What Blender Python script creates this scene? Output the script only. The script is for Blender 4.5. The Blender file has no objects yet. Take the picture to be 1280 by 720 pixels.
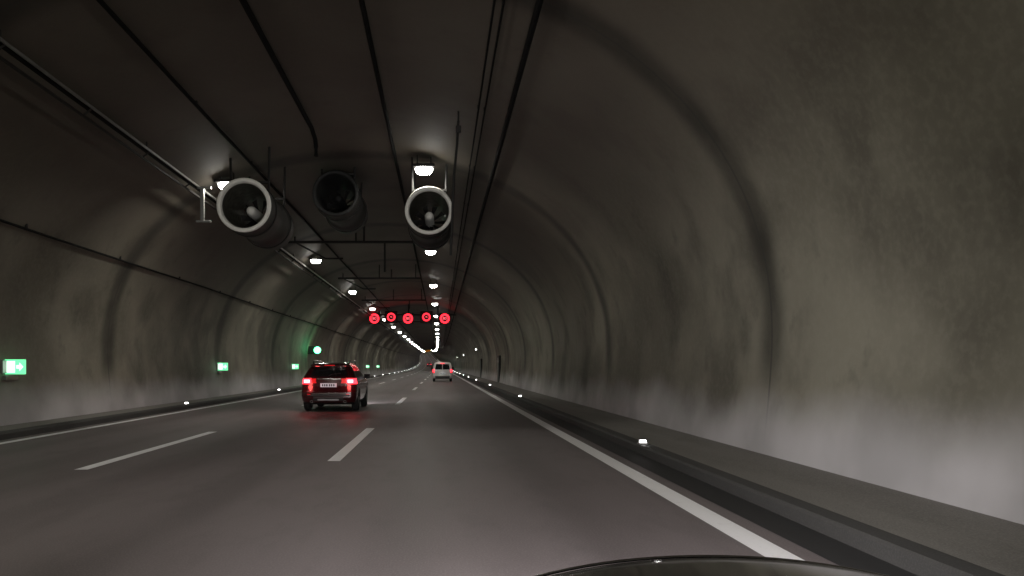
import bpy, math, random
from mathutils import Vector
random.seed(4)
sc=bpy.context.scene
sc.view_settings.view_transform='Standard'; sc.view_settings.look='None'; sc.view_settings.exposure=0
H=1.5; F=950.0
CX=-2.45; A=7.52; B=5.85; ZC=2.0; N=2.12
L0=-40; L1=900
def ox(y): return -max(0,y-120)**2/(2*18000.0)
def oz(y): return  max(0,y-120)**2/(2*16000.0)
def arch_z(x):
    u=min(1,abs((x-CX)/A)); return ZC+B*(1-u**N)**(1/N)

# ---------------- materials
def new_mat(name):
    m=bpy.data.materials.new(name); m.use_nodes=True
    return m,m.node_tree,m.node_tree.nodes['Principled BSDF']
def mat(name,col,rough=.5,metal=0,em=None,es=0,coat=0,noise=.15,nscale=4.0,spec=.5,samp=True):
    m,nt,b=new_mat(name)
    if not samp: m.cycles.emission_sampling='NONE'
    b.inputs['Roughness'].default_value=rough; b.inputs['Metallic'].default_value=metal
    b.inputs['Specular IOR Level'].default_value=spec
    b.inputs['Coat Weight'].default_value=coat; b.inputs['Coat Roughness'].default_value=.08
    if em is not None:
        b.inputs['Base Color'].default_value=(*col,1)
        b.inputs['Emission Color'].default_value=(*em,1); b.inputs['Emission Strength'].default_value=es
    else:
        tc=nt.nodes.new('ShaderNodeTexCoord'); n=nt.nodes.new('ShaderNodeTexNoise')
        n.inputs['Scale'].default_value=nscale; n.inputs['Detail'].default_value=2
        r=nt.nodes.new('ShaderNodeValToRGB')
        r.color_ramp.elements[0].position=.3; r.color_ramp.elements[1].position=.7
        r.color_ramp.elements[0].color=(*[c*(1-noise) for c in col],1)
        r.color_ramp.elements[1].color=(*[min(1,c*(1+noise)) for c in col],1)
        nt.links.new(tc.outputs['Object'],n.inputs['Vector'])
        nt.links.new(n.outputs['Fac'],r.inputs['Fac']); nt.links.new(r.outputs['Color'],b.inputs['Base Color'])
    return m
class G:
    def __init__(s,nt): s.nt=nt
    def val(s,sock,v):
        if hasattr(v,'links') : s.nt.links.new(v,sock)
        else: sock.default_value=v
    def math(s,op,a,b=0,c=None,clamp=False):
        n=s.nt.nodes.new('ShaderNodeMath'); n.operation=op; n.use_clamp=clamp
        s.val(n.inputs[0],a); s.val(n.inputs[1],b)
        if c is not None: s.val(n.inputs[2],c)
        return n.outputs[0]
    def rng(s,v,a,b,c,d):
        n=s.nt.nodes.new('ShaderNodeMapRange'); n.interpolation_type='SMOOTHSTEP'
        s.val(n.inputs[0],v)
        for i,k in enumerate((a,b,c,d)): n.inputs[i+1].default_value=k
        return n.outputs[0]
    def noise(s,vec,scale,detail=5,rough=.55,stretch=(1,1,1),off=(0,0,0)):
        mp=s.nt.nodes.new('ShaderNodeMapping'); mp.inputs['Scale'].default_value=stretch; mp.inputs['Location'].default_value=off
        s.nt.links.new(vec,mp.inputs['Vector'])
        n=s.nt.nodes.new('ShaderNodeTexNoise'); n.inputs['Scale'].default_value=scale
        n.inputs['Detail'].default_value=detail; n.inputs['Roughness'].default_value=rough
        s.nt.links.new(mp.outputs[0],n.inputs['Vector']); return n.outputs['Fac']
    def mix(s,f,a,b,mode='MIX'):
        n=s.nt.nodes.new('ShaderNodeMix'); n.data_type='RGBA'; n.blend_type=mode
        s.val(n.inputs[0],f)
        for sock,v in ((n.inputs[6],a),(n.inputs[7],b)):
            if hasattr(v,'links'): s.nt.links.new(v,sock)
            else: sock.default_value=(*v,1)
        return n.outputs[2]
    def bump(s,h,st,dist,bs):
        n=s.nt.nodes.new('ShaderNodeBump'); n.inputs['Strength'].default_value=st; n.inputs['Distance'].default_value=dist
        s.nt.links.new(h,n.inputs['Height']); s.nt.links.new(n.outputs[0],bs.inputs['Normal'])

def lining_material():
    m,nt,b=new_mat('lining_concrete'); g=G(nt)
    tc=nt.nodes.new('ShaderNodeTexCoord'); P=tc.outputs['Object']
    sp=nt.nodes.new('ShaderNodeSeparateXYZ'); nt.links.new(P,sp.inputs[0]); X,Y,Z=sp.outputs
    big=g.noise(P,.30,3,.45); med=g.noise(P,.85,3,.5,(1,.75,.7)); fine=g.noise(P,9,3,.6)
    blot=g.noise(P,.42,4,.5,(1,1.1,.9),(7,3,1)); patch=g.noise(P,1.3,4,.6,(1,1,.8),(2,9,4))
    base=g.mix(g.rng(big,.34,.64,0,1),(.125,.116,.088),(.228,.214,.168))
    base=g.mix(g.math('MULTIPLY',g.rng(blot,.50,.68,0,1),.62),base,(.052,.046,.035))
    base=g.mix(g.math('MULTIPLY',g.rng(patch,.56,.72,0,1),.38),base,(.055,.05,.039))
    base=g.mix(g.math('MULTIPLY',g.rng(med,.5,.72,0,1),.25),base,(.07,.065,.051))
    base=g.mix(g.math('MULTIPLY',g.rng(fine,.4,.7,0,1),.12),base,(.34,.32,.265))
    zz=g.math('ADD',Z,g.math('MULTIPLY',g.math('SUBTRACT',big,.5),3.0))
    soot=g.rng(zz,3.4,6.4,0,.78)
    base=g.mix(soot,base,(.088,.072,.058))
    wob=g.math('MULTIPLY',g.math('SUBTRACT',big,.5),.4)
    t=g.math('DIVIDE',g.math('SUBTRACT',Y,11.6),11.2)
    fr=g.math('SUBTRACT',g.math('FRACT',g.math('ADD',t,50.5)),.5)
    d0=g.math('MULTIPLY',g.math('ABSOLUTE',fr),11.2)
    d=g.math('ADD',d0,wob)
    band=g.math('MULTIPLY',g.rng(d,.12,.68,.84,0),g.math('MULTIPLY',g.rng(Z,.8,1.8,.05,1),g.rng(patch,.35,.65,1,.75)))
    base=g.mix(band,base,(.026,.024,.019))
    line=g.rng(d0,.015,.04,.6,0)
    base=g.mix(line,base,(.03,.03,.028))
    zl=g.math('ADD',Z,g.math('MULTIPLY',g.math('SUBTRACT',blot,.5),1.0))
    headlit=g.rng(zl,.3,1.3,.92,0)  # headlight beam along the wall foot, put into the colour as a paler band
    base=g.mix(headlit,base,g.mix(g.rng(med,.35,.65,0,1),(.56,.54,.555),(.43,.415,.425)))
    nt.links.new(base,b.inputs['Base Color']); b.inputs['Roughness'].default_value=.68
    return m
def road_material(name,c1,c2,rough,wear=False):
    m,nt,b=new_mat(name); g=G(nt)
    tc=nt.nodes.new('ShaderNodeTexCoord'); P=tc.outputs['Object']
    big=g.noise(P,.5,3,.6,(1,.12,1)); fine=g.noise(P,60,1,.7); med=g.noise(P,2.2,4,.65,(1,.35,1))
    base=g.mix(g.rng(big,.35,.65,0,1),c1,c2)
    base=g.mix(g.math('MULTIPLY',g.rng(med,.45,.7,0,1),.3),base,tuple(c*.6 for c in c1))
    if wear:
        sp=nt.nodes.new('ShaderNodeSeparateXYZ'); nt.links.new(P,sp.inputs[0])
        wx=g.math('ADD',sp.outputs[0],g.math('MULTIPLY',g.math('SUBTRACT',med,.5),.5))
        for c in (-.35,1.35,-4.3,-2.6,-7.7,-6.1):
            dd=g.math('ABSOLUTE',g.math('SUBTRACT',wx,c))
            base=g.mix(g.rng(dd,.05,.45,.30,0),base,tuple(k*.55 for k in c1))
    base=g.mix(g.math('MULTIPLY',g.rng(fine,.4,.75,0,1),.35),base,tuple(min(1,c*1.7) for c in c2))
    nt.links.new(base,b.inputs['Base Color'])
    nt.links.new(g.rng(big,.3,.7,rough-.06,rough+.08),b.inputs['Roughness'])
    return m
def paint_material():
    m,nt,b=new_mat('road_paint'); g=G(nt)
    tc=nt.nodes.new('ShaderNodeTexCoord'); P=tc.outputs['Object']
    n=g.noise(P,7,6,.7); f=g.noise(P,45,3,.7)
    base=g.mix(g.rng(n,.55,.78,0,.35),(.95,.94,.96),(.45,.44,.44))
    base=g.mix(g.rng(f,.62,.8,0,.35),base,(.3,.29,.29))
    nt.links.new(base,b.inputs['Base Color']); b.inputs['Roughness'].default_value=.5
    return m

M_lin=lining_material()
M_road=road_material('asphalt',(.130,.109,.111),(.168,.143,.146),.6,True)
M_walk=road_material('sidewalk_concrete',(.15,.14,.13),(.22,.21,.195),.75)
M_gut=road_material('gutter_dark',(.010,.010,.011),(.018,.017,.018),.7)
M_kerb=road_material('kerb_concrete',(.03,.029,.028),(.055,.053,.051),.8)
M_paint=paint_material()
M_black=mat('black_rubber',(.012,.012,.012),.7)
M_steel=mat('galvanised_steel',(.30,.30,.29),.4,.7)
M_dark=mat('dark_steel',(.022,.021,.020),.6,.2,spec=.3)
M_cable=mat('cable_black',(.008,.008,.008),.85,spec=.15)
M_rim=mat('fan_rim_paint',(.93,.92,.85),.5,noise=.06)
M_fanin=mat('fan_inner',(.10,.10,.08),.5,.2,noise=.4,nscale=9)
M_lamp=mat('lamp_glass',(.9,.9,.9),.4,em=(1,.965,.85),es=440)
M_lampf=mat('lamp_glass_far',(.9,.9,.9),.4,em=(1,.975,.88),es=110,samp=False)
M_side=mat('lamp_glass_side',(.9,.9,.9),.4,em=(1,.975,.9),es=28,samp=False)
M_lampd=mat('lamp_glass_near_dim',(.9,.9,.9),.4,em=(1,.965,.85),es=140)  # lamps out of view, glow lowered so the near walls stay dim
M_sided=mat('lamp_glass_near_boost',(.9,.9,.9),.4,em=(1,.965,.86),es=290)  # sides of those unseen lamps, glow raised to light the fan rims
M_stud=mat('stud_glass',(.9,.9,.9),.3,em=(1,.97,.97),es=16,samp=False)

# ---------------- mesh builder
class MB:
    def __init__(s): s.v=[];s.f=[];s.m=[];s.mats=[]
    def mi(s,m):
        if m not in s.mats: s.mats.append(m)
        return s.mats.index(m)
    def add(s,vs,fs,m):
        o=len(s.v); s.v+= [tuple(v) for v in vs]; k=s.mi(m)
        for f in fs: s.f.append(tuple(i+o for i in f)); s.m.append(k)
    def lens(s,c,d,m,t=.7,side=None):
        x,y,z=c; a,b,h=d[0]/2,d[1]/2,d[2]/2
        vs=[(x-a*t,y-b*t,z-h),(x+a*t,y-b*t,z-h),(x+a*t,y+b*t,z-h),(x-a*t,y+b*t,z-h),(x-a,y-b,z+h),(x+a,y-b,z+h),(x+a,y+b,z+h),(x-a,y+b,z+h)]
        s.add(vs,[(3,2,1,0)],m)
        s.add(vs,[(0,1,5,4),(1,2,6,5),(2,3,7,6),(3,0,4,7)],side or m)
    def dish(s,c,a,b,m,side):
        x,y,z=c; n=14; vs=[];fs=[]
        rr=((.07,1.0),(-.01,.97),(-.07,.84),(-.095,.66))
        for zz,k in rr:
            for i in range(n):
                t=2*math.pi*i/n; vs.append((x+a*k*math.cos(t),y+b*k*math.sin(t),z+zz))
        for r in range(3):
            for i in range(n):
                j=(i+1)%n; fs.append((r*n+j,r*n+i,r*n+n+i,r*n+n+j))
        s.add(vs,fs,side)
        s.add(vs[3*n:],[tuple(range(n-1,-1,-1))],m)
    def box(s,c,d,m,taper=1.0):
        x,y,z=c; a,b,h=d[0]/2,d[1]/2,d[2]/2
        e=min(a,b,h)*.18
        vs=[];rings=[(-h,e),(-h+e,0),(h-e,0),(h,e)]
        for zz,i in rings:
            aa,bb=a-i,b-i
            vs+=[(x-aa+e,y-bb,z+zz),(x+aa-e,y-bb,z+zz),(x+aa,y-bb+e,z+zz),(x+aa,y+bb-e,z+zz),(x+aa-e,y+bb,z+zz),(x-aa+e,y+bb,z+zz),(x-aa,y+bb-e,z+zz),(x-aa,y-bb+e,z+zz)]
        fs=[tuple(range(7,-1,-1)),tuple(range(24,32))]
        for r in range(3):
            for i in range(8):
                j=(i+1)%8; fs.append((r*8+i,r*8+j,r*8+8+j,r*8+8+i))
        s.add(vs,fs,m)
    def rev(s,c,prof,m,axis='Y',n=40):
        vs=[];fs=[]
        for t,r in prof:
            for i in range(n):
                a=2*math.pi*i/n; u,w=r*math.cos(a),r*math.sin(a)
                p={'Y':(u,t,w),'X':(t,u,w),'Z':(u,w,t)}[axis]
                vs.append((c[0]+p[0],c[1]+p[1],c[2]+p[2]))
        for k in range(len(prof)-1):
            for i in range(n):
                j=(i+1)%n; fs.append((k*n+i,k*n+j,k*n+n+j,k*n+n+i))
        s.add(vs,fs,m)
    def tube(s,pts,r,m,n=8):
        vs=[];fs=[];P=[Vector(p) for p in pts]
        for k,p in enumerate(P):
            d=(P[min(k+1,len(P)-1)]-P[max(k-1,0)]).normalized()
            up=Vector((0,0,1)) if abs(d.z)<.9 else Vector((1,0,0))
            a=d.cross(up).normalized(); b=a.cross(d)
            for i in range(n):
                t=2*math.pi*i/n; vs.append(p+a*r*math.cos(t)+b*r*math.sin(t))
        for k in range(len(P)-1):
            for i in range(n):
                j=(i+1)%n; fs.append((k*n+i,k*n+j,k*n+n+j,k*n+n+i))
        fs.append(tuple(range(n))); fs.append(tuple((len(P)-1)*n+i for i in range(n)))
        s.add(vs,fs,m)
    def obj(s,name,parent=None,smooth=False,loc=None):
        me=bpy.data.meshes.new(name); me.from_pydata(s.v,[],s.f)
        for m in s.mats: me.materials.append(m)
        for p,k in zip(me.polygons,s.m): p.material_index=k; p.use_smooth=smooth
        me.update(); o=bpy.data.objects.new(name,me); sc.collection.objects.link(o)
        if parent: o.parent=parent
        if loc: o.location=loc
        return o
def empty(name,loc=(0,0,0)):
    e=bpy.data.objects.new(name,None); e.location=loc; e.empty_display_size=.3; sc.collection.objects.link(e); return e

YS=[y for y in range(L0,120,4)]+[y for y in range(120,L1+1,10)]
def strip(name,prof,m,smooth=False):
    mb=MB(); vs=[];fs=[];n=len(prof)
    for y in YS:
        for x,z in prof: vs.append((x+ox(y),y,z+oz(y)))
    for k in range(len(YS)-1):
        for i in range(n-1): fs.append((k*n+i,k*n+i+1,k*n+n+i+1,k*n+n+i))
    mb.add(vs,fs,m); return mb.obj(name,smooth=smooth)

# lining
prof=[]
for i in range(6):
    z=.0+ZC*i/6; prof.append((CX+A-.17*(1-z/ZC)**1.6,z))
for i in range(0,61):
    a=math.pi*i/60; c,s_=math.cos(a),math.sin(a)
    x=A*abs(c)**(2/N)*(1 if c>=0 else -1); z=B*abs(s_)**(2/N)
    prof.append((CX+x,ZC+z))
for i in range(5,-1,-1):
    z=ZC*i/6; prof.append((CX-A+.17*(1-z/ZC)**1.6,z))
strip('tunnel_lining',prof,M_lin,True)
KR=3.42; KL=-8.9
strip('road',[(KL-.0,0),(-4,0.0),(0,0),(KR,0)],M_road)
def kerb(name,xk,s):
    strip(name,[(xk,0),(xk,.12),(xk+.03*s,.15),(xk+.22*s,.154)],M_kerb)
kerb('kerb',KR,1); kerb('kerb',KL,-1)
strip('sidewalk',[(KR+.22,.15),(CX+A-.15,.165)],M_walk)
strip('sidewalk',[(KL-.22,.15),(CX-A+.15,.165)],M_walk)
strip('drain_gutter',[(3.0,.004),(KR-.002,.004)],M_gut)
mk=MB()
def seg(x0,x1,y0,y1):
    n=max(1,int((y1-y0)/10)); vs=[];fs=[]
    for i in range(n+1):
        y=y0+(y1-y0)*i/n
        zr=oz(y)
        if y>120:
            a=math.floor((y-120)/10)*10+120; t=(y-a)/10; zr=oz(a)*(1-t)+oz(a+10)*t
        vs+=[(x0+ox(y),y,zr+.006),(x1+ox(y),y,zr+.006)]
    for i in range(n): fs.append((2*i,2*i+1,2*i+3,2*i+2))
    mk.add(vs,fs,M_paint)
seg(2.55,2.81,L0,L1-2); seg(-8.62,-8.42,L0,L1-2)
y=12-54
while y<L1-10:
    seg(-1.78,-1.58,y,y+6.4); seg(-5.30,-5.10,y-1.0,y+5.4); y+=18
mk.obj('road_marking')

# ---------------- lamps
def lamp(x,y,z):
    mb=MB()
    X=x+ox(y); Z=z+oz(y)
    mb.box((0,0,.10),(.62,.50,.08),M_dark)
    if y<10: mb.lens((0,0,-.01),(.46,.34,.14),M_lampd,.8,M_sided)
    elif y<170: mb.dish((0,0,0),.26,.21,M_lamp,M_side)
    else: mb.lens((0,0,-.01),(.46,.34,.14),M_lampf,.8)
    top=arch_z(x)-z
    mb.tube([(-.2,0,.12),(-.2,0,top+.02)],.015,M_dark,6); mb.tube([(.2,0,.12),(.2,0,top+.02)],.015,M_dark,6)
    mb.obj('tunnel_lamp',loc=(X,y,Z))
y=22.3-48
while y<L1-20:
    lamp(-6.25,y,6.80); lamp(-.47,y,7.25); y+=16

def stud(x,y):
    mb=MB(); mb.box((0,0,.01),(.16,.13,.03),M_steel); mb.box((0,.02,.045),(.13,.05,.045),M_steel)
    mb.add([(-.055,-.05,.026),(.055,-.05,.026),(.055,-.01,.066),(-.055,-.01,.066)],[(0,1,2,3)],M_stud)
    mb.obj('kerb_light',loc=(x+ox(y),y,.155+oz(y)))
for i in range(28):
    stud(KR+.1,13.2+20.2*i); stud(KL-.1,27+15.5*i)

# ---------------- cables and tray
def along(name,x,drop,r,m,y0=-30,y1=500):
    mb=MB(); ys=list(range(y0,y1,6)); z=arch_z(x)-drop
    mb.tube([(x+ox(y),y,z+oz(y)+ (.02*math.sin(y*1.3))) for y in ys],r,m,6)
    for y in range(y0+2,min(y1,140),5): mb.box((x+ox(y),y,z+.5*drop+oz(y)),(.05,.05,drop),M_dark)
    mb.obj(name,smooth=True)
along('cable_conduit',-5.45,.08,.045,M_cable); along('cable_conduit',-1.33,.1,.05,M_cable)
along('cable_conduit',1.5,.1,.055,M_cable); along('cable_conduit',1.0,.08,.02,M_cable); along('cable_conduit',.86,.08,.02,M_cable)
along('cable_conduit',-9.25,.1,.03,M_cable)
mb=MB(); mb.tube([(-3.35,-30,7.72),(-3.35,19.8,7.72),(-3.35,20.4,7.6),(-3.36,20.6,7.45),(-3.36,20.6,7.2)],.06,M_cable); mb.obj('cable_conduit')
mb=MB()
for x,z in ((-7.05,6.45),(-6.85,6.6)):
    mb.tube([(x+ox(y),y,z+oz(y)) for y in range(-30,400,8)],.03,M_dark if x<-7 else M_steel,6)
for y in range(-30,200,3):
    mb.tube([(-7.05+ox(y),y,6.45+oz(y)),(-6.85+ox(y),y,6.6+oz(y))],.02,M_dark,5)
    if y%6==0: mb.tube([(-6.95+ox(y),y,6.5+oz(y)),(-6.95+ox(y),y,arch_z(-6.95)+oz(y))],.02,M_dark,5)
mb.tube([(-6.95,y,6.6) for y in range(-30,160,8)],.05,M_cable,6)
mb.obj('cable_tray')
mb=MB(); mb.box((-6.75,21.6,6.1),(.10,.10,.95),M_steel); mb.box((-6.72,21.6,5.62),(.42,.08,.06),M_steel); mb.box((-6.7,21.6,6.58),(.4,.08,.06),M_steel); mb.obj('tray_bracket')
mb=MB(); mb.tube([(.43,17.8,7.25),(.40,17.8,6.7),(.33,17.8,6.0),(.25,17.8,4.1)],.03,M_dark,8); mb.tube([(.43,17.8,7.2),(.43,17.8,arch_z(.43))],.02,M_dark,8); mb.box((.43,17.8,7.05),(.12,.1,.16),M_dark); mb.obj('hanging_pole')
def frame(y,x0,x1,z,drops):
    mb=MB(); mb.tube([(x0,y,z),(x1,y,z)],.06,M_dark); 
    for x,z1 in drops: mb.tube([(x,y,z1),(x,y,z)],.045,M_dark)
    for x in (x0+.3,(x0+x1)/2,x1-.3): mb.tube([(x,y,z),(x,y,arch_z(x))],.035,M_dark)
    mb.tube([(x0+.3,y,z),(x0+1.4,y+1.5,z-.5),(x0+2.2,y+1.5,z-.5)],.04,M_dark)
    mb.obj('hanging_pipe_frame')
frame(33,-6.6,-.7,6.9,[(-3.3,7.6),(-2.4,5.6)])
frame(47,-6.3,-1.2,6.95,[(-3.0,7.5)])
frame(62,-6.4,-1.2,6.9,[(-2.5,6.2)])

# ---------------- jet fans
M_cas=mat('fan_casing',(.03,.029,.027),.6,.1)
def fan(x,y,z,r,bright=True,L=3.4):
    p=empty('jet_fan',(x,y,z))
    rim=M_rim if bright else M_black
    mb=MB()
    mb.rev((0,0,0),[(.12,r*.82),(.03,r*.84),(-.01,r*.87),(-.015,r*.92),(-.01,r*.97),(.03,r),(.10,r*.985)],rim)
    mb.obj('inlet_rim',p,True)
    mb=MB(); mb.rev((0,0,0),[(.09,r*.975),(.6,r*.97),(1.2,r*.97),(1.25,r*.93),(2.2,r*.93),(2.25,r*.97),(L-.05,r*.97),(L,r*.9),(L,r*.8)],M_cas); mb.obj('casing',p,True)
    mb=MB(); mb.rev((0,0,0),[(.11,r*.82),(1.2,r*.76),(L,r*.78)],M_fanin if bright else M_black); mb.obj('inner_duct',p,True)
    mb=MB(); mb.rev((0,0,0),[(.7,.001),(.72,r*.12),(.80,r*.17),(.95,r*.2),(2.2,r*.2)],M_rim if bright else M_black,n=24)
    mb.obj('hub',p,True)
    mb=MB()
    for i in range(10):
        a=2*math.pi*i/10; vs=[]
        for rr,tw in ((r*.19,.5),(r*.5,.3),(r*.75,.2)):
            for sgn in (-1,1):
                aa=a+sgn*.16*(r*.5/rr if rr<r*.5 else 1); vs.append((rr*math.cos(aa),1.9+sgn*tw*.3,rr*math.sin(aa)))
        mb.add(vs,[(0,1,3,2),(2,3,5,4)],M_cas if bright else M_black)
    mb.obj('blades',p)
    mb=MB()
    for yy in (.7,2.8):
        for sx in (-1,1):
            xx=sx*r*.7; mb.tube([(xx,yy,r*.6),(xx*1.05,yy,arch_z(x+xx)-z+.03)],.035,M_dark,6)
        mb.box((0,yy,r+.03),(r*1.5,.12,.06),M_dark)
    mb.rev((0,0,0),[(.68,r*.99),(.68,r*1.02),(.76,r*1.02),(.76,r*.99)],M_dark); mb.rev((0,0,0),[(2.7,r*.99),(2.7,r*1.02),(2.8,r*1.02),(2.8,r*.99)],M_dark)
    mb.obj('hanger_brackets',p)
fan(-5.3,20.5,5.86,.74); fan(-.32,22,6.02,.70); fan(-3.24,23.5,6.86,.72,False)

# ---------------- signs
M_red=mat('led_red',(.3,0,0),.4,em=(1,.02,.035),es=3.2,samp=False)
M_redw=mat('led_pale',(.3,.1,.1),.4,em=(1,.12,.15),es=1.6,samp=False)
g=MB(); g.tube([(-7.3,77.4,6.75),(1.6,77.4,6.75)],.07,M_dark); g.tube([(-6.8,77.4,6.05),(.7,77.4,6.05)],.05,M_dark)
for x in (-6.2,-3.2,-.2): g.tube([(x,77.4,6.0),(x,77.4,arch_z(x))],.06,M_dark)
g.obj('sign_gantry')
def txt(body,p,loc,size,m):
    c=bpy.data.curves.new('digits','FONT'); c.body=body; c.size=size; c.align_x='CENTER'; c.align_y='CENTER'; c.extrude=.01
    o=bpy.data.objects.new('digits',c); sc.collection.objects.link(o); o.parent=p; o.location=loc; o.rotation_euler=(math.pi/2,0,0); c.materials.append(m)
for i,px in enumerate((468,489,510,533,556)):
    sq=i in (1,3); x=(px-550)/950*77
    z=6.4+(.1 if sq else -.05)
    p=empty('speed_limit_sign' if not sq else 'lane_control_sign',(x,77,z))
    mb=MB(); mb.box((0,.15,0),(1.25,.3,1.25) if sq else (1.12,.3,1.12),M_black); mb.obj('housing',p)
    mb=MB(); mb.rev((0,-.03,0),[(.0,.30),(-.03,.32),(-.03,.48),(.0,.50)] if not sq else [(0,.27),(-.03,.29),(-.03,.40),(0,.42)],M_red,n=32); mb.obj('red_ring',p,True)
    txt('80' if not sq else '<',p,(0,-.05,0),.42,M_redw)
M_green=mat('sign_green',(.1,.5,.3),.4,em=(.18,.95,.40),es=1.3,samp=False)
M_wht=mat('sign_white',(.6,.8,.7),.4,em=(.70,1,.78),es=1.6,samp=False)
M_gl=mat('beacon_green',(.1,.6,.3),.4,em=(.10,1,.36),es=9,samp=False)
def wallx(z):
    return -A+CX+(.17*(1-z/ZC)**1.6 if z<ZC else 0)
for i,yy in enumerate((17.4,34,51,68,85,102,119)):
    p=empty('emergency_exit_sign',(wallx(1.5),yy,1.49))
    mb=MB(); mb.box((.02,0.02,0),(.06,.42,.30),M_steel); mb.obj('housing',p)
    mb=MB(); mb.box((.23,0,0),(.46,.06,.34),M_green);  mb.obj('frame',p)
    mb=MB()
    mb.add([(.04,-.034,-.13),(.24,-.034,-.13),(.24,-.034,.13),(.04,-.034,.13)],[(0,1,2,3)],M_wht)
    mb.add([(.27,-.034,-.04),(.34,-.034,-.04),(.34,-.034,-.10),(.43,-.034,.0),(.34,-.034,.10),(.34,-.034,.04),(.27,-.034,.04)],[tuple(range(7))],M_wht)
    mb.obj('panel',p)
    if i<2:
        mb=MB(); mb.box((0.05,.1,-.25),(.12,.5,.10),M_steel); mb.obj('conduit_box',p)
bp=empty('emergency_beacon',(-9.2,57,2.72))
mb=MB(); mb.rev((0,0,0),[(-.14,.001),(-.13,.16),(-.06,.25),(.06,.25),(.08,.2)],M_gl,n=20); mb.obj('green_lens',bp,True)
mb=MB(); mb.box((-.32,.16,0),(.85,.12,.6),M_dark); mb.obj('housing',bp)
for yy,z in ((99,3.7),(150,3.7),(200,3.7)):
    p=empty('wall_lamp',(CX+A-.35+ox(yy),yy,z+oz(yy))); mb=MB(); mb.box((.15,0,.0),(.3,.3,.16),M_dark); mb.obj('housing',p)
    mb=MB(); mb.lens((-.04,-.02,0),(.12,.24,.12),M_stud); mb.obj('glass',p)
M_door=mat('door_paint',(.10,.12,.11),.5)
for yy in (64,92):
    p=empty('emergency_door',(4.98,yy,.16)); mb=MB(); mb.box((0,0,1.1),(.16,1.7,2.3),M_dark); mb.obj('door_frame',p)
    mb=MB(); mb.box((-.06,0,1.05),(.10,1.4,2.05),M_door); mb.box((-.13,.5,1.05),(.04,.1,.12),M_steel); mb.obj('door_leaf',p)
mb=MB(); mb.box((0,0,0),(.35,.5,.3),M_dark); mb.tube([(0,0,.1),(.5,0,.3)],.03,M_dark); mb.obj('loudspeaker',loc=(3.35,60,6.2))

# ---------------- vehicles
def lerp(t,z):
    if z<=t[0][0]: return t[0][1]
    for (a,b),(c,d) in zip(t,t[1:]):
        if z<=c:
            k=(z-a)/(c-a); return b+(d-b)*k
    return t[-1][1]
M_glass=mat('car_glass',(.012,.014,.016),.06,coat=.5)
M_plate=mat('plate_white',(.75,.75,.74),.4,em=(.8,.85,1),es=.18,samp=False)
M_tailb=mat('tail_bright',(.4,.01,.01),.25,em=(1,.03,.045),es=4.5,samp=False)
M_taild=mat('tail_dim',(.25,.01,.012),.2,em=(1,.015,.02),es=.45,samp=False)
M_hot=mat('tail_core',(.6,.1,.1),.25,em=(1,.16,.19),es=9,samp=False)
M_plast=mat('bumper_plastic',(.05,.05,.05),.5)
M_chrome=mat('chrome',(.6,.6,.6),.18,1)
M_tyre=mat('tyre',(.015,.015,.015),.8)
M_alloy=mat('alloy',(.35,.35,.36),.35,.8)
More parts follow.
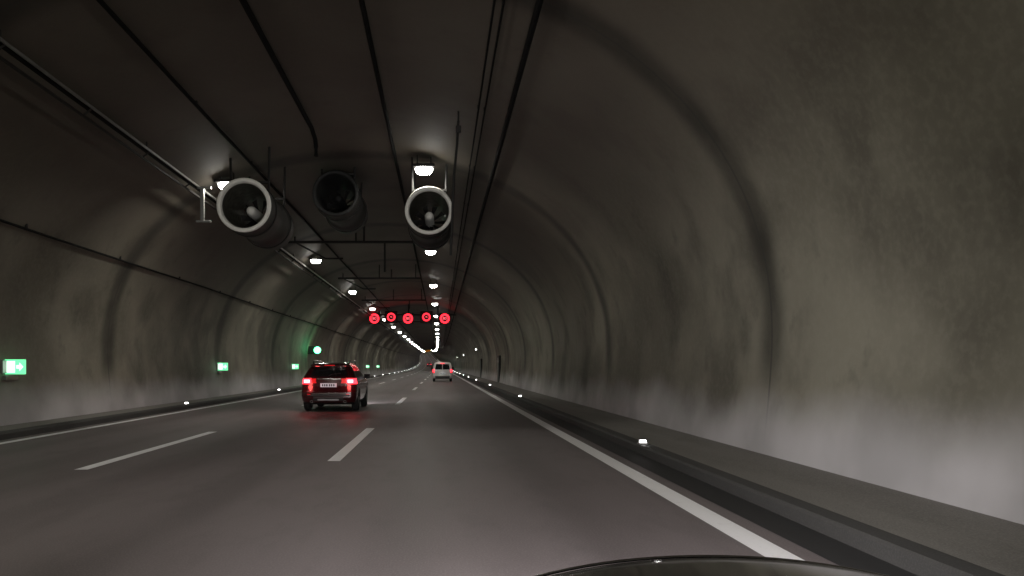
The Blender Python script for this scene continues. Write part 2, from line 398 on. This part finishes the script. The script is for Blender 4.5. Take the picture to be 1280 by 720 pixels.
def vehicle(loc,rear,hw,front,zs,rule,top_z,wheel_r,track,wy):
    p=empty('car',loc)
    mb=MB(); rings=[];kinds=[]
    first=True
    for z in zs:
        w=lerp(hw,z); ry=lerp(rear,z); fy=lerp(front,z); r=min(.22,w*.4); ring=[]
        def q(x): return .07*(x/w)**2
        nR,nC,nS,nF=64,9,90,24
        for i in range(nR): 
            x=-(w-r)+2*(w-r)*i/nR; ring.append((x,ry+q(x)))
            if first: kinds.append('rear')
        yb=ry+q(w-r)
        for i in range(nC):
            a=-math.pi/2+math.pi/2*i/nC; ring.append((w-r+r*math.cos(a),yb+r+r*math.sin(a)))
            if first: kinds.append('corner')
        for i in range(nS):
            ring.append((w,yb+r+(fy-r*1.5-yb-r)*i/nS)); 
            if first: kinds.append('side')
        for i in range(nC):
            a=math.pi/2*i/nC; ring.append((w-r+r*math.cos(a),fy-1.5*r+1.5*r*math.sin(a)))
            if first: kinds.append('front')
        for i in range(nF):
            x=(w-r)-2*(w-r)*i/nF; ring.append((x,fy+.1*(1-(x/w)**2)-.1*(1-((w-r)/w)**2)))
            if first: kinds.append('front')
        for i in range(nC):
            a=math.pi/2+math.pi/2*i/nC; ring.append((-(w-r)+r*math.cos(a),fy-1.5*r+1.5*r*math.sin(a)))
            if first: kinds.append('front')
        for i in range(nS):
            ring.append((-w,fy-r*1.5+(yb+r-(fy-r*1.5))*i/nS)); 
            if first: kinds.append('side')
        for i in range(nC):
            a=math.pi+math.pi/2*i/nC; ring.append((-(w-r)+r*math.cos(a),yb+r+r*math.sin(a)))
            if first: kinds.append('corner')
        first=False; rings.append([(x,y,z) for x,y in ring])
    n=len(rings[0]); V=[v for r_ in rings for v in r_]
    groups={}
    for k in range(len(rings)-1):
        for i in range(n):
            j=(i+1)%n; c=[(rings[k][i][t]+rings[k+1][j][t])/2 for t in range(3)]
            m=rule(kinds[i],c[0],c[1],c[2]); groups.setdefault(m.name,(m,[]))[1].append((k*n+i,k*n+j,k*n+n+j,k*n+n+i))
    mb.v+=V
    for m,fs in groups.values():
        k=mb.mi(m)
        for f in fs: mb.f.append(f); mb.m.append(k)
    k=mb.mi(rule('roof',0,2,top_z)); mb.f.append(tuple((len(rings)-1)*n+i for i in range(n))); mb.m.append(k)
    k=mb.mi(M_black); mb.f.append(tuple(range(n-1,-1,-1))); mb.m.append(k)
    mb.obj('body',p,True)
    for yy in wy:
        for sx in (-1,1):
            w=MB(); R=wheel_r
            w.rev((sx*(track-.11),yy,R),[(-.11,R*.6),(-.11,R*.92),(-.08,R),(.08,R),(.11,R*.92),(.11,R*.6)],M_tyre,'X',32)
            w.rev((sx*(track-.11),yy,R),[(-.10,.01),(-.10,R*.6),(-.06,R*.62),(.06,R*.62),(.10,R*.6),(.10,.01)],M_alloy,'X',20)
            w.obj('wheel',p,True)
    return p
def zlist(a,b,st=.022):
    out=[];z=a
    while z<b-.001: out.append(z); z+=st
    out.append(b); return out

M_bpaint=mat('maroon_paint',(.045,.007,.010),.2,.2,coat=1,noise=.05)
def rule1(k,x,y,z):
    ax=abs(x)
    if z<.30: return M_black
    if k=='roof': return M_bpaint
    for yc in (.92,3.62):
        if k in('side','corner') and (y-yc)**2+(z-.36)**2<.42**2: return M_black
    if k=='rear':
        if 1.17<z<1.48 and ax<.74-.55*(z-1.17)*.6-.05: return M_glass
        if .53<z<.56 and ax<.72: return M_plast
        if .36<z<.50 and ax<.5: return M_plast
        if .545<z<.60 and ax>.60: return M_taild
        if 1.075<z<1.10 and ax<.40: return M_chrome
    if k in('rear','corner') or (k=='side' and y<.42):
        lo=.89+.05*(ax<.62); hi=1.13-.04*(ax<.55)
        if lo<z<hi and ax>.42:
            if ax>.58 and .93<z<1.09: return M_tailb
            return M_taild
    if k=='side' and 1.12<z<1.50:
        if .62+ (z-1.12)*.5<y<3.35-(z-1.12)*1.9 and not (1.42<y<1.50 or 2.38<y<2.46): return M_glass
    if k=='front' and 1.12<z<1.5 and ax<.68: return M_glass
    return M_bpaint
rear=[(.24,.22),(.32,.06),(.45,.0),(.66,.0),(.70,.05),(.85,.10),(1.12,.13),(1.17,.17),(1.35,.33),(1.50,.47),(1.515,.34),(1.56,.37),(1.60,.45),(1.635,.9)]
hw=[(.24,.80),(.34,.88),(.5,.915),(.7,.925),(.95,.915),(1.12,.88),(1.17,.86),(1.35,.78),(1.50,.69),(1.56,.66),(1.60,.60),(1.635,.42)]
front=[(.24,4.3),(.5,4.5),(.8,4.45),(.98,4.2),(1.06,3.55),(1.12,3.3),(1.5,2.55),(1.58,2.3),(1.635,1.9)]
CY=25.0; cxx=-3.68
c1=vehicle((cxx,CY,0),rear,hw,front,zlist(.24,1.635),rule1,1.635,.36,.92,(.92,3.62))
def car_parts(p,plate_z,plate_y):
    mb=MB(); mb.box((0,plate_y,plate_z),(.54,.03,.13),M_plate); 
    mb.obj('licence_plate',p)
    d=MB()
    for i,xx in enumerate((-.19,-.12,-.05,.04,.11,.18)): d.box((xx,plate_y-.018,plate_z),(.035,.004,.07),M_black)
    d.obj('plate_text',p)
car_parts(c1,.88,.07)
mb=MB()
for sx in (-1,1):
    mb.tube([(sx*.60,.75,1.60),(sx*.61,.85,1.68),(sx*.61,2.5,1.68),(sx*.60,2.6,1.60)],.022,M_chrome,8)
mb.obj('roof_rails',c1,True)
mb=MB()
for sx in (-1,1):
    mb.box((sx*1.0,2.95,1.14),(.22,.12,.17),M_bpaint); mb.box((sx*1.0,2.885,1.14),(.17,.01,.12),M_glass); mb.tube([(sx*.84,3.0,1.08),(sx*.93,2.98,1.10)],.03,M_bpaint)
mb.obj('mirrors',c1)
mb=MB(); mb.tube([(0,.16,1.19),(.10,.20,1.24),(.38,.235,1.27)],.012,M_black,6); mb.obj('rear_wiper',c1)
mb=MB(); mb.box((0,.35,1.535),(.34,.02,.025),M_taild); mb.obj('high_brake_light',c1)
mb=MB()
for sx in (-1,1):
    mb.box((sx*.72,.105,1.01),(.18,.03,.10),M_hot)
    mb.rev((sx*.55,.0,.34),[(.1,.03),(.02,.035),(.02,.045),(.12,.045)],M_chrome,n=16)
mb.box((0,.01,.40),(.7,.03,.05),M_alloy); mb.box((0,-.005,.60),(1.1,.02,.018),M_chrome)
mb.obj('lamp_cores_and_exhausts',c1)

M_wpaint=mat('white_paint',(.75,.74,.75),.3,coat=.8,noise=.05)
def rule2(k,x,y,z):
    ax=abs(x)
    if z<.32: return M_black
    if k=='roof': return M_wpaint
    for yc in (1.0,4.0):
        if k in('side','corner') and (y-yc)**2+(z-.34)**2<.42**2: return M_black
    if k=='rear':
        if 1.20<z<1.72 and .03<ax<.72: return M_glass
        if .34<z<.55 : return M_plast
        if .62<z<.64: return M_black
    if k in('rear','corner') and ax>.76 and .82<z<1.22: return M_tailb if z>.92 else M_taild
    if k=='side' and 1.2<z<1.7 and .35<y<4.0-(z-1.2)*1.1 and not(1.6<y<1.7 or 2.9<y<3.0): return M_glass
    if k=='front' and 1.2<z<1.75 and ax<.75: return M_glass
    return M_wpaint
c2=vehicle((.24,74.5,0),[(.26,.12),(.4,.0),(.6,0),(.66,.06),(1.15,.08),(1.75,.20),(1.85,.26),(1.93,.5)],
 [(.26,.86),(.4,.93),(.7,.955),(1.15,.95),(1.5,.90),(1.75,.84),(1.87,.76),(1.93,.55)],
 [(.26,4.7),(.6,4.85),(.9,4.75),(1.05,4.5),(1.15,4.2),(1.75,3.4),(1.87,3.1),(1.93,2.6)],zlist(.26,1.93,.03),rule2,1.93,.34,.95,(1.0,4.0))
c2.name='van'
car_parts(c2,.82,.03)
mb=MB()
for sx in (-1,1): mb.box((sx*1.06,3.6,1.3),(.2,.12,.26),M_black)
mb.obj('mirrors',c2)
mb=MB(); mb.box((0,.16,1.80),(.4,.03,.03),M_tailb); mb.box((0,.02,.45),(1.3,.05,.08),M_plast); mb.obj('high_brake_light',c2)
for x,y in ((.3,230),(-3.4,330)):
    e=empty('car',(x+ox(y),y,oz(y)))
    for ch in c1.children:
        o=ch.copy(); sc.collection.objects.link(o); o.parent=e

def light(kind,name,loc,energy,col,parent=None,**k):
    l=bpy.data.lights.new(name,kind); l.energy=energy; l.color=col
    for a,b in k.items(): setattr(l,a,b)
    o=bpy.data.objects.new(name,l); sc.collection.objects.link(o); o.location=loc
    if parent: o.parent=parent
    return o
for sx in (-1,1): light('POINT','tail_glow',(sx*.72,-.16,1.0),5.5,(1,.10,.09),c1,shadow_soft_size=.08)
light('POINT','beacon_glow',(.35,-.2,.3),22,(.25,1,.45),bp,shadow_soft_size=.15)
def heads(p,y,z,e,dx=.65,tilt=-3.0,yaw=0):
    for sx in (-1,1):
        o=light('SPOT','head_lamp',(sx*dx,y,z),e,(1,.965,.975),p,spot_size=math.radians(95),spot_blend=.9,shadow_soft_size=.06)
        o.rotation_euler=(math.radians(90+tilt),0,math.radians(yaw))
heads(c1,4.62,.75,500)

# ---------------- own car
M_hood=mat('grey_paint',(.03,.03,.032),.25,.6,coat=1,noise=.05)
own=empty('car',(.67,0,.012))
mb=MB(); vs=[];fs=[]
rows=[(.35,1.18),(.7,1.14),(1.1,1.10),(1.5,1.06),(1.75,1.035),(1.86,1.02),(1.90,1.008),(1.93,.985),(1.95,.95),(1.97,.85),(2.02,.70),(2.04,.5),(2.0,.3)]
nx=32
for y,z in rows:
    for i in range(nx+1):
        u=-1+2*i/nx; x=u*.88
        cr=.042*(x/.43)**2
        yy=y-(.35*u**4+.05*u*u)*(1 if y>1 else y)
        vs.append((x,yy,z-cr*(1 if z>.9 else .4)-.10*max(0,abs(u)-.9)/.1*(z>.9)))
for k in range(len(rows)-1):
    for i in range(nx): fs.append((k*(nx+1)+i,k*(nx+1)+i+1,(k+1)*(nx+1)+i+1,(k+1)*(nx+1)+i))
mb.add(vs,fs,M_hood); mb.obj('bonnet_and_bumper',own,True)
mb=MB(); pts=[]
for i in range(nx+1):
    u=-.8+1.6*i/nx; x=u*.88; pts.append((x,1.905-(.35*u**4+.05*u*u),1.012-.042*(x/.43)**2))
mb.tube(pts,.004,M_chrome,6); mb.obj('bonnet_edge_glint',own,True)  # bright thin tube added for the reflection along the bonnet edge
heads(own,2.12,.74,950,.62,-4,-5)

w=bpy.data.worlds.new('World'); sc.world=w; w.use_nodes=True
nt=w.node_tree; bg=nt.nodes['Background']; sky=nt.nodes.new('ShaderNodeTexSky'); sky.sky_type='NISHITA'; sky.sun_disc=False
sky.sun_elevation=math.radians(1); nt.links.new(sky.outputs[0],bg.inputs[0]); bg.inputs[1].default_value=.01

cam=bpy.data.cameras.new('camera'); co=bpy.data.objects.new('camera',cam); sc.collection.objects.link(co)
co.location=(0,0,H); co.rotation_euler=(math.pi/2,0,0)
cam.sensor_width=36; cam.lens=F/1280*36; cam.shift_x=90/1280; cam.shift_y=98/1280; cam.clip_start=.05; cam.clip_end=3000
sc.camera=co
